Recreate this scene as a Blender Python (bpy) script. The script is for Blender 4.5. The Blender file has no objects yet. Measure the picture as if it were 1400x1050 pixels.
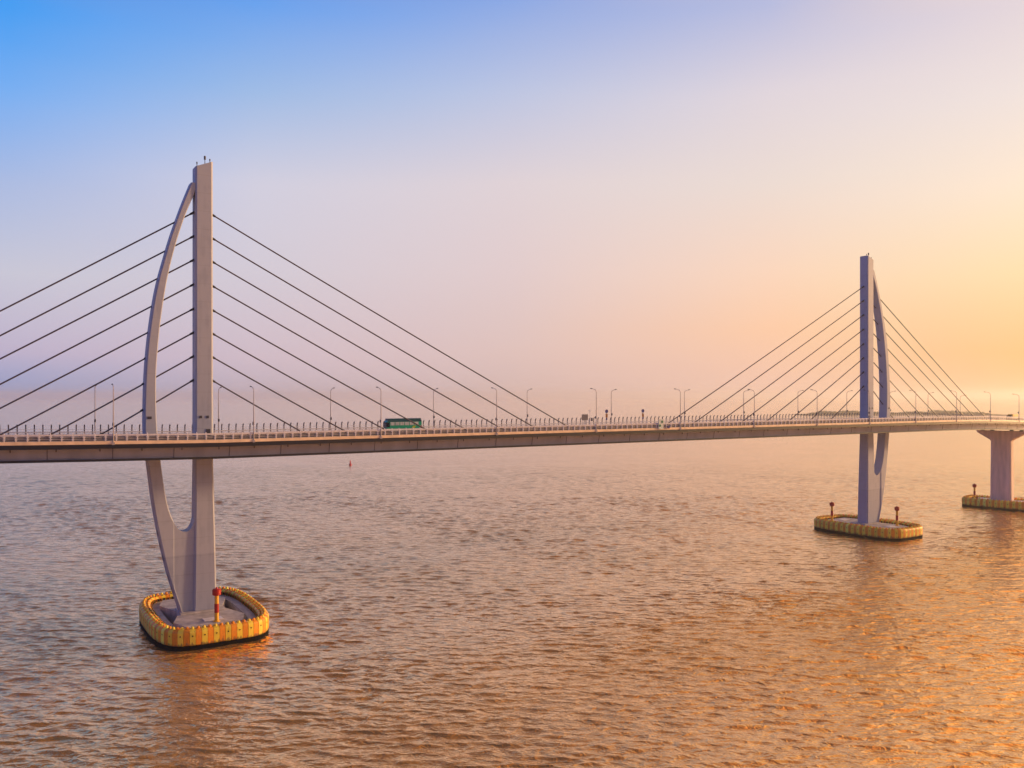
import bpy, math, random
from mathutils import Vector, Matrix
random.seed(7)
scene = bpy.context.scene
COL = scene.collection
R = math.radians

# ------------------------------------------------------------------ layout
CAM_Z = 57.6                       # the drone hovers level with the upper deck lamps
TH0 = R(32.2)                      # heading of the main span
RA, RB, SA, SB = 380., 600., -6., 280.
ZD = 46.55                         # underside of the kerb along the deck edge
SPAN = 268.0

def head(s):
    if s < SA: return TH0 + (s-SA)/RA
    if s > SB: return TH0 + (s-SB)/RB
    return TH0

def pos(s, w=0.):
    x, y = -77.6, 211.0
    c, q = math.cos(TH0), math.sin(TH0)
    a = head(s)
    if s < SA:
        x += c*SA + RA*(math.sin(a)-q); y += q*SA - RA*(math.cos(a)-c)
    elif s > SB:
        x += c*SB + RB*(math.sin(a)-q); y += q*SB - RB*(math.cos(a)-c)
    else:
        x += c*s; y += q*s
    return x-math.sin(a)*w, y+math.cos(a)*w

def zo(s):
    if s < 0: return min(-s, 45)*.0145
    if s > 290:
        u = min(s, 372)-290
        return -(u/67.)**2 - max(s-372, 0)*.0365
    return 0.

def P3(s, w, z):
    x, y = pos(s, w)
    return Vector((x, y, ZD+zo(s)+z))

# ------------------------------------------------------------------ materials
def lin(c):
    return tuple(((v/255)/12.92 if v/255 <= .04045 else ((v/255+.055)/1.055)**2.4) for v in c)

def newmat(name):
    m = bpy.data.materials.new(name); m.use_nodes = True
    nt = m.node_tree
    for nd in list(nt.nodes): nt.nodes.remove(nd)
    out = nt.nodes.new('ShaderNodeOutputMaterial')
    b = nt.nodes.new('ShaderNodeBsdfPrincipled')
    nt.links.new(b.outputs[0], out.inputs[0])
    return m, nt, b

def mat(name, col, rough=.6, var=.12, scale=1.5, metal=0., stretch=(1, 1, 1), bump=0.):
    m, nt, b = newmat(name)
    tc = nt.nodes.new('ShaderNodeTexCoord')
    mp = nt.nodes.new('ShaderNodeMapping'); mp.inputs['Scale'].default_value = stretch
    nt.links.new(tc.outputs['Object'], mp.inputs[0])
    nz = nt.nodes.new('ShaderNodeTexNoise'); nz.inputs['Scale'].default_value = scale
    nz.inputs['Detail'].default_value = 6
    nt.links.new(mp.outputs[0], nz.inputs[0])
    rp = nt.nodes.new('ShaderNodeValToRGB')
    rp.color_ramp.elements[0].position = .3; rp.color_ramp.elements[1].position = .7
    rp.color_ramp.elements[0].color = (*[max(0, c*(1-var)) for c in col], 1)
    rp.color_ramp.elements[1].color = (*[min(1, c*(1+var)) for c in col], 1)
    nt.links.new(nz.outputs[0], rp.inputs[0])
    nt.links.new(rp.outputs[0], b.inputs['Base Color'])
    b.inputs['Roughness'].default_value = rough
    b.inputs['Metallic'].default_value = metal
    if bump:
        bp = nt.nodes.new('ShaderNodeBump'); bp.inputs['Distance'].default_value = bump
        nt.links.new(nz.outputs[0], bp.inputs['Height']); nt.links.new(bp.outputs[0], b.inputs['Normal'])
    return m

def tower_material():
    """painted concrete: faint vertical rain streaks, casting joints, a greyer splash-stained foot"""
    m, nt, b = newmat('tower_concrete')
    N, L = nt.nodes, nt.links
    tc = N.new('ShaderNodeTexCoord')
    mp = N.new('ShaderNodeMapping'); mp.inputs['Scale'].default_value = (1.4, 1.4, .06)
    L.new(tc.outputs['Object'], mp.inputs[0])
    nz = N.new('ShaderNodeTexNoise'); nz.inputs['Scale'].default_value = 1.; nz.inputs['Detail'].default_value = 7
    L.new(mp.outputs[0], nz.inputs[0])
    n2 = N.new('ShaderNodeTexNoise'); n2.inputs['Scale'].default_value = .35; n2.inputs['Detail'].default_value = 5
    L.new(tc.outputs['Object'], n2.inputs[0])
    ad = N.new('ShaderNodeMath'); ad.operation = 'ADD'
    L.new(nz.outputs[0], ad.inputs[0]); L.new(n2.outputs[0], ad.inputs[1])
    rp = N.new('ShaderNodeValToRGB')
    rp.color_ramp.elements[0].position = .75; rp.color_ramp.elements[1].position = 1.25
    rp.color_ramp.elements[0].color = (.35, .37, .46, 1)
    rp.color_ramp.elements[1].color = (.40, .42, .51, 1)
    mr = N.new('ShaderNodeMath'); mr.operation = 'MULTIPLY'; mr.inputs[1].default_value = 1.
    L.new(ad.outputs[0], mr.inputs[0]); L.new(mr.outputs[0], rp.inputs[0])
    sx = N.new('ShaderNodeSeparateXYZ'); L.new(tc.outputs['Object'], sx.inputs[0])
    # casting joints every 4.5 m
    md = N.new('ShaderNodeMath'); md.operation = 'PINGPONG'; md.inputs[1].default_value = 2.25
    L.new(sx.outputs[2], md.inputs[0])
    lt = N.new('ShaderNodeMath'); lt.operation = 'LESS_THAN'; lt.inputs[1].default_value = .05
    L.new(md.outputs[0], lt.inputs[0])
    j = N.new('ShaderNodeMixRGB'); j.blend_type = 'MULTIPLY'
    sc = N.new('ShaderNodeMath'); sc.operation = 'MULTIPLY'; sc.inputs[1].default_value = .3
    L.new(lt.outputs[0], sc.inputs[0]); L.new(sc.outputs[0], j.inputs[0])
    L.new(rp.outputs[0], j.inputs[1]); j.inputs[2].default_value = (.5, .48, .47, 1)
    # splash zone
    l2 = N.new('ShaderNodeMath'); l2.operation = 'LESS_THAN'; l2.inputs[1].default_value = 18.4
    L.new(sx.outputs[2], l2.inputs[0])
    s2 = N.new('ShaderNodeMath'); s2.operation = 'MULTIPLY'; s2.inputs[1].default_value = .8
    L.new(l2.outputs[0], s2.inputs[0])
    k = N.new('ShaderNodeMixRGB'); k.blend_type = 'MULTIPLY'
    L.new(s2.outputs[0], k.inputs[0]); L.new(j.outputs[0], k.inputs[1]); k.inputs[2].default_value = (.84, .85, .9, 1)
    L.new(k.outputs[0], b.inputs['Base Color'])
    b.inputs['Roughness'].default_value = .55
    return m

M = {}
M['tower'] = tower_material()
M['cap'] = mat('cap_concrete', (.50, .46, .46), .8, .25, .6, bump=.02)
M['pier'] = mat('pier_concrete', (.74, .55, .46), .75, .2, .5, stretch=(1, 1, .15))
M['girder'] = mat('girder_steel', (.36, .37, .45), .5, .16, .25, stretch=(1, 1, .3))
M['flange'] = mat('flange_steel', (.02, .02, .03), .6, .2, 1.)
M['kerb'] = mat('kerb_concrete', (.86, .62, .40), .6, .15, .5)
M['rail'] = mat('rail_steel', (.78, .74, .76), .45, .12, 2.)
M['raildark'] = mat('rail_grey', (.17, .15, .18), .5, .15, 2.)
M['asphalt'] = mat('asphalt', (.05, .048, .05), 1., .25, .4)
M['asphalt'].node_tree.nodes['Principled BSDF'].inputs['Specular IOR Level'].default_value = .15
M['median'] = mat('median_concrete', (.34, .31, .30), .8, .2, .5)
M['paint'] = mat('road_paint', (.72, .70, .66), .6, .1, 3.)
M['cable'] = mat('cable_sheath', (.085, .065, .085), .45, .1, 3.)
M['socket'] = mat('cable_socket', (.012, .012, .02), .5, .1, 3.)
M['lamp'] = mat('lamp_pole_paint', (.42, .37, .37), .4, .1, 3.)
M['dark'] = mat('dark_metal', (.05, .045, .06), .5, .1, 3.)
M['yellow'] = mat('fender_pale_yellow', (.98, .72, .07), .5, .12, .9, bump=.03)
M['lemon'] = mat('fender_lime', (.90, .88, .14), .5, .12, .9, bump=.03)
M['orange'] = mat('fender_orange', (.95, .33, .02), .5, .15, .9, bump=.03)
M['rubber'] = mat('fender_rubber', (.008, .009, .011), .9, .3, 1.5, bump=.05)
M['rubber'].node_tree.nodes['Principled BSDF'].inputs['Specular IOR Level'].default_value = .1
M['red'] = mat('beacon_red', (.45, .015, .01), .45, .15, 2.)
M['beaconyellow'] = mat('beacon_yellow', (.92, .48, .03), .45, .12, 2.)
M['teal'] = mat('bus_teal_paint', (.01, .40, .22), .3, .1, 2.)
M['navy'] = mat('bus_roof_paint', (.01, .07, .10), .35, .15, 2.)
M['busglass'] = mat('bus_window', (.62, .62, .60), .12, .25, 1.2)
M['darkglass'] = mat('windscreen', (.01, .012, .02), .08, .1, 2.)
M['tyre'] = mat('tyre', (.02, .02, .02), .8, .2, 4.)
M['lime'] = mat('bus_lime_decal', (.50, .60, .02), .4, .1, 3.)
M['tail'] = mat('tail_lamp', (.45, .01, .02), .3, .1, 3.)
M['truckyellow'] = mat('truck_yellow', (.75, .42, .02), .4, .12, 1.)
M['signblue'] = mat('sign_blue', (.015, .02, .22), .4, .1, 3.)
M['signbrown'] = mat('sign_brown', (.30, .09, .01), .5, .1, 3.)
M['signwhite'] = mat('sign_white', (.62, .72, .68), .45, .1, 3.)
M['signgreen'] = mat('sign_green', (.01, .16, .09), .4, .1, 3.)
M['buoy'] = mat('buoy_red', (.55, .015, .05), .5, .1, 2.)

# ------------------------------------------------------------------ mesh builder
def weathered(m):
    nt = m.node_tree; N, L = nt.nodes, nt.links; b = N['Principled BSDF']
    src = b.inputs['Base Color'].links[0].from_socket
    oi = N.new('ShaderNodeObjectInfo'); mr = N.new('ShaderNodeMapRange'); mr.inputs[3].default_value = .88; mr.inputs[4].default_value = 1.1
    L.new(oi.outputs['Random'], mr.inputs[0])
    g = N.new('ShaderNodeNewGeometry'); mp = N.new('ShaderNodeMapping'); mp.inputs['Scale'].default_value = (1.6, 1.6, .35); L.new(g.outputs['Position'], mp.inputs[0])
    nz = N.new('ShaderNodeTexNoise'); nz.inputs['Scale'].default_value = 1.2; nz.inputs['Detail'].default_value = 6; L.new(mp.outputs[0], nz.inputs[0])
    sz = N.new('ShaderNodeSeparateXYZ'); L.new(g.outputs['Position'], sz.inputs[0])
    zr = N.new('ShaderNodeMapRange'); zr.inputs[1].default_value = 1.1; zr.inputs[2].default_value = 2.0; zr.inputs[3].default_value = .32; zr.inputs[4].default_value = 0; L.new(sz.outputs[2], zr.inputs[0])
    ad = N.new('ShaderNodeMath'); ad.operation = 'ADD'; L.new(nz.outputs[0], ad.inputs[0]); L.new(zr.outputs[0], ad.inputs[1])
    th = N.new('ShaderNodeMapRange'); th.inputs[1].default_value = .60; th.inputs[2].default_value = .80; th.inputs[4].default_value = .75; L.new(ad.outputs[0], th.inputs[0])
    vm = N.new('ShaderNodeVectorMath'); vm.operation = 'SCALE'; L.new(src, vm.inputs[0]); L.new(mr.outputs[0], vm.inputs['Scale'])
    mx = N.new('ShaderNodeMixRGB'); L.new(th.outputs[0], mx.inputs[0]); L.new(vm.outputs[0], mx.inputs[1]); mx.inputs[2].default_value = (.16, .10, .05, 1)
    L.new(mx.outputs[0], b.inputs['Base Color'])
for k_ in ('yellow', 'lemon', 'orange'): weathered(M[k_])

class MB:
    def __init__(s): s.v = []; s.f = []; s.m = []
    def quad(s, pts, m=0):
        i = len(s.v); s.v += [Vector(p) for p in pts]; s.f.append(list(range(i, i+len(pts)))); s.m.append(m)
    def hexa(s, p, m=0):            # 8 points: bottom ring 0-3, top ring 4-7
        i = len(s.v); s.v += [Vector(q) for q in p]
        for f in ((3, 2, 1, 0), (4, 5, 6, 7), (0, 1, 5, 4), (1, 2, 6, 5), (2, 3, 7, 6), (3, 0, 4, 7)):
            s.f.append([i+k for k in f]); s.m.append(m)
    def box(s, x0, x1, y0, y1, z0, z1, m=0):
        s.hexa([(x0, y0, z0), (x1, y0, z0), (x1, y1, z0), (x0, y1, z0), (x0, y0, z1), (x1, y0, z1), (x1, y1, z1), (x0, y1, z1)], m)
    def tube(s, pts, rad, seg=10, m=0, cap=True):
        pts = [Vector(p) for p in pts]; n = len(pts)
        if not hasattr(rad, '__len__'): rad = [rad]*n
        base = len(s.v); up = None
        for k, p in enumerate(pts):
            t = (pts[min(k+1, n-1)]-pts[max(k-1, 0)]).normalized()
            a = Vector((0, 0, 1)) if abs(t.z) < .95 else Vector((1, 0, 0))
            u = t.cross(a).normalized(); v = t.cross(u).normalized()
            for j in range(seg):
                q = 2*math.pi*j/seg
                s.v.append(p+u*math.cos(q)*rad[k]+v*math.sin(q)*rad[k])
        for k in range(n-1):
            for j in range(seg):
                a = base+k*seg+j; b = base+k*seg+(j+1) % seg
                s.f.append([a, b, b+seg, a+seg]); s.m.append(m)
        if cap:
            s.f.append([base+j for j in range(seg)][::-1]); s.m.append(m)
            s.f.append([base+(n-1)*seg+j for j in range(seg)]); s.m.append(m)
    def prism(s, poly, fa, fb, m=0):
        """poly: list of 2-D points; fa / fb turn a point into the two end positions"""
        n = len(poly); i = len(s.v)
        s.v += [Vector(fa(p)) for p in poly]+[Vector(fb(p)) for p in poly]
        s.f.append([i+k for k in range(n)][::-1]); s.m.append(m)
        s.f.append([i+n+k for k in range(n)]); s.m.append(m)
        for k in range(n):
            j = (k+1) % n
            s.f.append([i+k, i+j, i+n+j, i+n+k]); s.m.append(m)
    def loft(s, rings, m=0, cap=True, closed=True):
        base = len(s.v); n = len(rings[0])
        for r in rings: s.v += [Vector(p) for p in r]
        for k in range(len(rings)-1):
            for j in range(n if closed else n-1):
                a = base+k*n+j; b = base+k*n+(j+1) % n
                s.f.append([a, b, b+n, a+n]); s.m.append(m)
        if cap:
            s.f.append([base+j for j in range(n)][::-1]); s.m.append(m)
            s.f.append([base+(len(rings)-1)*n+j for j in range(n)]); s.m.append(m)
    def mesh(s, name, mats, off=Vector((0, 0, 0)), bevel=0., smooth=False):
        import bmesh
        me = bpy.data.meshes.new(name)
        me.from_pydata([tuple(v-off) for v in s.v], [], s.f)
        for mm in mats: me.materials.append(mm)
        me.polygons.foreach_set('material_index', s.m)
        bm = bmesh.new(); bm.from_mesh(me)
        bmesh.ops.recalc_face_normals(bm, faces=bm.faces)
        if bevel:
            es = [e for e in bm.edges if len(e.link_faces) == 2 and e.calc_face_angle(0) > .6]
            bmesh.ops.bevel(bm, geom=es, offset=bevel, segments=2, affect='EDGES', clamp_overlap=True)
        if smooth:
            for f in bm.faces: f.smooth = True
            for e in bm.edges:
                if len(e.link_faces) == 2 and e.calc_face_angle(0) > .7: e.smooth = False
        bm.to_mesh(me); bm.free(); me.update()
        return me
    def obj(s, name, mats, parent=None, world=False, **kw):
        if not isinstance(mats, (list, tuple)): mats = [mats]
        off = Vector(parent.location) if (parent is not None and world) else Vector((0, 0, 0))
        o = bpy.data.objects.new(name, s.mesh(name, mats, off, **kw))
        COL.objects.link(o)
        if parent is not None: o.parent = parent
        return o

def tag(o, label=None, cat=None, group=None, kind=None):
    if label: o['label'] = label
    if cat: o['category'] = cat
    if group: o['group'] = group
    if kind: o['kind'] = kind
    return o

def thing(name, label, cat, loc, rz=0., group=None):
    o = bpy.data.objects.new(name, None); COL.objects.link(o)
    o.empty_display_size = 1
    o.location = loc; o.rotation_euler = (0, 0, rz)
    return tag(o, label, cat, group)

def dup(root, loc, rz, label=None):
    def cp(o, parent):
        c = o.copy(); COL.objects.link(c); c.parent = parent
        for ch in [x for x in bpy.data.objects if x.parent == o and x != c]: cp(ch, c)
        return c
    kids = [x for x in bpy.data.objects if x.parent == root]
    r = root.copy(); COL.objects.link(r)
    for k in kids: cp(k, r)
    r.location = loc; r.rotation_euler = (0, 0, rz)
    if label: r['label'] = label
    return r

# ------------------------------------------------------------------ bridge deck
S0, S1 = -150., 520.
def steps(a, b, d=5.):
    n = max(1, int(math.ceil((b-a)/d))); return [a+(b-a)*k/n for k in range(n+1)]

def sweep(mb, prof, a, b, d=5., m=0):
    mb.loft([[P3(s, w, z) for w, z in prof] for s in steps(a, b, d)], m)

def rect(w0, w1, z0, z1): return [(w0, z0), (w1, z0), (w1, z1), (w0, z1)]

mid = pos(134, 0)
deck = thing('bridge_deck', 'long grey steel box girder road deck of the cable-stayed bridge, crossing the whole picture', 'bridge deck', (mid[0], mid[1], ZD))
b = MB()
sweep(b, [(-15.6, .18), (-15.6, -.32), (-13.3, -.62), (-12.75, -3.45), (12.75, -3.45), (13.3, -.62), (15.6, -.32), (15.6, .18)], S0, S1)
b.obj('box_girder', M['girder'], deck, True)
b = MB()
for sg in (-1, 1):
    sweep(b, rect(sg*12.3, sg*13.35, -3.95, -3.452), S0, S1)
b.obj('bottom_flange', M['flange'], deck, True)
b = MB()                                   # service pipe hung under the overhang
for sg in (-1, 1):
    b.tube([P3(s, sg*14.6, -.80) for s in steps(S0, S1)], .17, 8)
b.obj('service_pipe', M['flange'], deck, True)
for sg in (-1, 1):                         # near-black band added under the kerb, standing in for the overhang's shade
    b = MB(); sweep(b, rect(sg*15.2, sg*15.92, -.98, -.012), S0, S1); b.obj('kerb_shade_band', M['socket'], deck, True)
b = MB(); s = S0+1.5
while s < S1:
    for sg in (-1, 1): b.tube([P3(s, sg*13.34, -.9), P3(s, sg*13.34, -1.7)], .09, 6)
    s += 8.3
tag(b.obj('drain_outlets', M['flange'], deck, True), kind='stuff')
b = MB()
s = S0+4
while s < S1:                              # field joints of the girder, 12.5 m apart
    for sg in (-1, 1):
        b.hexa([P3(s-.05, sg*13.35, -.66), P3(s+.05, sg*13.35, -.66), P3(s+.05, sg*13.2, -.66), P3(s-.05, sg*13.2, -.66),
                P3(s-.05, sg*12.83, -3.4), P3(s+.05, sg*12.83, -3.4), P3(s+.05, sg*12.7, -3.4), P3(s-.05, sg*12.7, -3.4)])
    s += 12.45
tag(b.obj('girder_joint_plates', M['flange'], deck, True), kind='stuff')
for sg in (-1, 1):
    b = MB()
    # kerb: outer face leans back a little to catch more of the low sun
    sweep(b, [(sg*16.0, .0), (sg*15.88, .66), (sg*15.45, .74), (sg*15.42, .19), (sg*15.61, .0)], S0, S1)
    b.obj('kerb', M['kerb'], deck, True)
    b = MB(); sweep(b, rect(sg*3.4, sg*15.42, .182, .26), S0, S1); b.obj('roadway', M['asphalt'], deck, True)
    for w in (3.9, 14.6):
        b = MB(); sweep(b, rect(sg*w, sg*(w+.18), .262, .266), S0, S1); b.obj('edge_line', M['paint'], deck, True)
    for w in (7.5, 11.1):
        b = MB(); sweep(b, rect(sg*w, sg*(w+.12), .262, .266), S0, S1)
        b.obj('lane_line', M['paint'], deck, True)
b = MB(); sweep(b, rect(-3.38, 3.38, .182, .46), S0, S1); b.obj('median_strip', M['median'], deck, True)

# ------------------------------------------------------------------ railings and guard rails
def railing(side, hgt, label, posts_dark):
    loc = P3(134, side*15.7, .8)
    t = thing('bridge_railing', label, 'railing', tuple(loc))
    top = M['rail'] if not posts_dark else M['raildark']
    for z in ((1.18, 1.52, 1.88) if not posts_dark else (1.25, 2.2)):
        b = MB(); b.tube([P3(s, side*15.66, z) for s in steps(S0, S1)], .045, 6); b.obj('rail', M['rail'], t, True)
    zt = hgt-.42 if not posts_dark else 1.55
    b = MB(); sweep(b, rect(side*15.50, side*15.78, zt-.13, zt+.13), S0, S1)
    b.obj('top_rail', M['rail'], t, True)
    pw = .15 if posts_dark else .10; gap = 1.9 if posts_dark else 2.05
    def post(mb, s):
        # flat steel post, leaning outwards and curling back over the road at its head
        pr = [(15.60, .74), (15.76, .74), (15.80, hgt*.45), (15.82, hgt*.72), (15.70, hgt*.9), (15.30, hgt), (15.24, hgt-.12), (15.56, hgt*.86), (15.68, hgt*.7), (15.66, hgt*.45)]
        mb.prism(pr, lambda p: P3(s-pw, side*p[0], p[1]), lambda p: P3(s+pw, side*p[0], p[1]))
    def panel(mb, s):
        mb.hexa([P3(s+.28, side*15.58, .92), P3(s+1.77, side*15.58, .92), P3(s+1.77, side*15.62, .92), P3(s+.28, side*15.62, .92),
                 P3(s+.28, side*15.58, 1.72), P3(s+1.77, side*15.58, 1.72), P3(s+1.77, side*15.62, 1.72), P3(s+.28, side*15.62, 1.72)])
    k = 0; s = -62.; rest = MB(); rest2 = MB()
    while s < 455:
        if k < 100 and s > -48:
            mb = MB(); post(mb, s); mb.obj('post', top, t, True); k += 1
            if not posts_dark: mb = MB(); panel(mb, s); mb.obj('infill_panel', M['dark'], t, True)
        else:
            post(rest, s)
            if not posts_dark: panel(rest2, s)
        s += gap
    tag(rest.obj('posts_farther_off', top, t, True), kind='stuff')
    if not posts_dark: tag(rest2.obj('infill_panels_farther_off', M['dark'], t, True), kind='stuff')
    return t
railing(-1, 2.5, 'pale steel railing with close-set posts along the near edge of the bridge deck', False)
railing(1, 3.45, 'taller dark railing of curved posts along the far edge of the deck', True)

def guard(w, label):
    t = thing('median_guardrail', label, 'guardrail', tuple(P3(134, w, .46)), 0, 'guardrails along the median')
    b = MB()
    for z in (.95, 1.35): sweep(b, rect(w-.06, w+.06, z, z+.2), S0, S1)
    b.obj('beam', M['rail'], t, True)
    s = -60.; k = 0
    while k < 90:
        b = MB(); b.hexa([P3(s-.07, w-.05, .462), P3(s+.07, w-.05, .462), P3(s+.07, w+.05, .462), P3(s-.07, w+.05, .462),
                          P3(s-.07, w-.05, 1.34), P3(s+.07, w-.05, 1.34), P3(s+.07, w+.05, 1.34), P3(s-.07, w+.05, 1.34)])
        b.obj('post', M['raildark'], t, True); s += 5.4; k += 1
guard(-3.1, 'low two-beam guardrail beside the near carriageway, between it and the cable anchors')
guard(3.1, 'low two-beam guardrail beside the far carriageway, in front of the green bus')

# ------------------------------------------------------------------ towers
MAST = [(4.2, -2.62, 2.95), (5.34, -2.57, 2.91), (21, -2.35, 2.6), (41, -2.15, 2.15), (60, -2.12, 2.1), (114.6, -2.09, 2.05)]
OUTER = [(-5.6, 4.2), (-5.92, 5.59), (-6.43, 7.09), (-8.45, 14.13), (-10.23, 22.31), (-11.77, 30.93), (-13.0, 40.87), (-13.6, 46.), (-13.82, 50.5),
         (-13.73, 57.78), (-13.49, 63.93), (-13.0, 70.1), (-12.34, 75.8), (-11.55, 81.2), (-10.61, 86.), (-9.5, 90.3), (-8.2, 95.24), (-6.72, 100.05), (-4.95, 105.3), (-2.9, 110.8)]
INNER = [(-3.3, 24.9), (-4.0, 24.2), (-5.3, 24.25), (-6.2, 25.1), (-7.11, 26.6), (-8.28, 29.79), (-9.34, 35.03), (-10.23, 42.17), (-10.8, 47.5), (-11.1, 52.),
         (-11.2, 57.07), (-11.14, 63.44), (-10.78, 69.11), (-10.28, 74.62), (-9.5, 80.6), (-8.45, 87.), (-6.75, 94.4), (-4.83, 100.94), (-3.36, 105.0), (-2.0, 108.3)]

def subdiv(pl, n=3):
    """smooth a polyline (Catmull-Rom)"""
    out = []
    for i in range(len(pl)-1):
        p0 = pl[max(i-1, 0)]; p1 = pl[i]; p2 = pl[i+1]; p3 = pl[min(i+2, len(pl)-1)]
        for k in range(n):
            t = k/n
            out.append(tuple(.5*((2*p1[a])+(-p0[a]+p2[a])*t+(2*p0[a]-5*p1[a]+4*p2[a]-p3[a])*t*t+(-p0[a]+3*p1[a]-3*p2[a]+p3[a])*t**3) for a in (0, 1)))
    out.append(pl[-1]); return out

ZC = [103.06, 97.14, 91.23, 85.13, 79.04, 73.12, 67.21, 61.3]

def tower(s0, sg, label, main_s, side_s):
    """sg = +1: curved leg on the -s side (left tower); -1: mirrored"""
    x, y = pos(s0)
    t = thing('bridge_tower', label, 'bridge tower', (x, y, 0), TH0, 'sail-shaped towers of the bridge')
    W = 2.0
    # mast, with narrow chamfers
    rings = []
    for z, a, c in MAST:
        ch = .38
        wz = W + (.5 if z < 6 else (.35 if z < 22 else 0))
        ring = [(a, -wz+ch), (a+ch, -wz), (c-ch, -wz), (c, -wz+ch), (c, wz-ch), (c-ch, wz), (a+ch, wz), (a, wz-ch)]
        def zz(p):
            return z if z < 114 else 114.45+(p[0]-a)/(c-a)*1.75
        rings.append([(sg*p[0], p[1], zz(p)) for p in ring])
    b = MB(); b.loft(rings)
    b.obj('mast', M['tower'], t)
    # curved leg
    o = subdiv(OUTER); i_ = subdiv(INNER)
    # resample both outlines to the same number of stations by height above the crotch
    b = MB()
    n = 56
    def at(pl, z):
        for (s1, z1), (s2, z2) in zip(pl, pl[1:]):
            if (z1-z)*(z2-z) <= 0 and z1 != z2:
                return s1+(s2-s1)*(z-z1)/(z2-z1)
        return pl[-1][0] if z > pl[-1][1] else pl[0][0]
    inner_up = [p for p in i_ if p[0] < -4.6 or p[1] > 60]
    lo = 26.6
    rings = []
    for k in range(n+1):
        z = lo+(110.4-lo)*k/n
        a = at(o, z); c = at(inner_up, z) if z < 108 else -2.0
        c = min(c, -1.9); c = max(c, a+.25)
        w = 1.9-.25*max(0, (z-60)/50)
        ch = min(.32, (c-a)*.3)
        ring = [(a, -w+ch), (a+ch, -w), (c-ch*.6, -w), (c, -w+ch*.6), (c, w-ch*.6), (c-ch*.6, w), (a+ch, w), (a, w-ch)]
        rings.append([(sg*p[0], p[1], z) for p in ring])
    b.loft(rings)
    b.obj('curved_leg', M['tower'], t, smooth=False)
    # lower stem of the sail: outer curve to crotch, solid between leg and mast
    low_o = [p for p in o if p[1] < lo]+[(at(o, lo), lo)]
    low_i = [p for p in i_ if p[1] <= lo+.01 and p[1] < 27]
    crot = subdiv([(-7.15, lo), (-6.35, 25.25), (-5.4, 24.35), (-4.3, 24.1), (-3.35, 24.55), (-2.7, 25.6), (-2.15, 27.6)], 4)
    poly = low_o+crot+[(-2.1, 4.2)]
    # outer band (proud) and the recessed web
    b = MB()
    b.prism(poly, lambda p: (sg*p[0], -1.78, p[1]), lambda p: (sg*p[0], 1.78, p[1]))
    b.obj('web_wall', M['tower'], t)
    band = []
    for k in range(15):
        z = 4.2+(lo-4.2)*k/14
        a = at(o, z); c = max(a+.45, -7.15)
        w = 1.9+.2*(1-(z-4.2)/(lo-4.2)); ch = .3
        ring = [(a, -w+ch), (a+ch, -w), (c-.05, -w), (c+.06, -1.76), (c+.06, 1.76), (c-.05, w), (a+ch, w), (a, w-ch)]
        band.append([(sg*p[0], p[1], z) for p in ring])
    b = MB(); b.loft(band); b.obj('lower_leg', M['tower'], t)
    # vents just above the deck
    for (sa, wa) in ((-.9, -2.02), (.75, -2.02), (-.9, 2.02), (.75, 2.02)):
        b = MB(); yy = sorted((wa, wa*1.04)); b.box(sg*sa-.32, sg*sa+.32, yy[0], yy[1], 52.0, 52.65); b.obj('vent', M['dark'], t)
    for (sa, wa) in ((-12.7, -1.91), (-12.7, 1.91)):
        b = MB(); yy = sorted((wa, wa*1.05)); b.box(sg*sa-.5, sg*sa+.5, yy[0], yy[1], 52.0, 52.6); b.obj('vent', M['dark'], t)
    b = MB(); b.box(sg*.9-.5, sg*.9+.5, -2.12, -2.003, 47.02, 49.3); b.obj('access_door', M['dark'], t)
    # masthead gear
    for q, (sa, h) in enumerate(((-1.6, 1.1), (.3, 2.1), (1.5, 1.0))):
        b = MB(); zb = 114.5+(sa+2.1)/4.2*1.7
        b.tube([(sg*sa, -1.1, zb-.1), (sg*sa, -1.1, zb+h*.6), (sg*sa, -1.1, zb+h)], [.09, .09, .06], 8)
        b.tube([(sg*sa, -1.1, zb+h*.55), (sg*sa, -1.1, zb+h*.95)], .26 if q == 1 else .16, 8)
        b.obj('obstruction_light', M['dark'], t)
    # fan of stay cables
    ca, sa_ = math.cos(-TH0), math.sin(-TH0)
    def loc(p):
        dx, dy = p.x-x, p.y-y
        return Vector((dx*ca-dy*sa_, dx*sa_+dy*ca, p.z))
    for side, anchors in ((1, main_s), (-1, side_s)):
        for z, s in zip(ZC, anchors):
            a = Vector((sg*side*2.0, 0, z+.35)); q = loc(P3(s, 0, .46))
            dirv = (q-a).normalized()
            b = MB(); L_ = (q-a).length
            pts = []
            for k in range(13):                       # a slight sag
                f = k/12; p = a+(q-a)*f; p.z -= 4*f*(1-f)*L_*.0022; pts.append(p)
            b.tube(pts, .185, 8)
            c = b.obj('stay_cable', M['cable'], t, smooth=True)
            b = MB(); b.tube([a-dirv*.2, a+dirv*1.0, a+dirv*1.35], [.31, .28, .17], 10)
            b.tube([q-dirv*2.6, q-dirv*2.2, q+dirv*.1], [.17, .25, .28], 10)
            if side == -1:                            # where it passes through the curved leg
                zz = z
                so = at(o, zz); f = (abs(so)-2.0)/max(1e-3, abs(q.x)-2.0)
                p = a+(q-a)*f
                b.tube([p-dirv*.1, p+dirv*.75, p+dirv*1.0], [.30, .26, .17], 10)
            b.obj('cable_socket', M['socket'], c, smooth=True)
    return t

tower(0, 1, 'nearer sail-shaped concrete bridge tower at the left, curved leg left of its tall straight mast', 
      [114.3, 101.3, 89, 76.4, 63.7, 51.3, 39.1, 27.0], [-90.3, -81.6, -73.7, -64.4, -55.6, -45.3, -35.3, -24.7])
tower(SPAN, -1, 'farther sail-shaped bridge tower at the right, its curved leg on the right of the mast',
      [154.4, 167, 179.6, 191.4, 204.9, 217.8, 230.4, 243.2], [376.2, 362.5, 351.3, 337.6, 325, 311.5, 300.2, 287.5])

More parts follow.
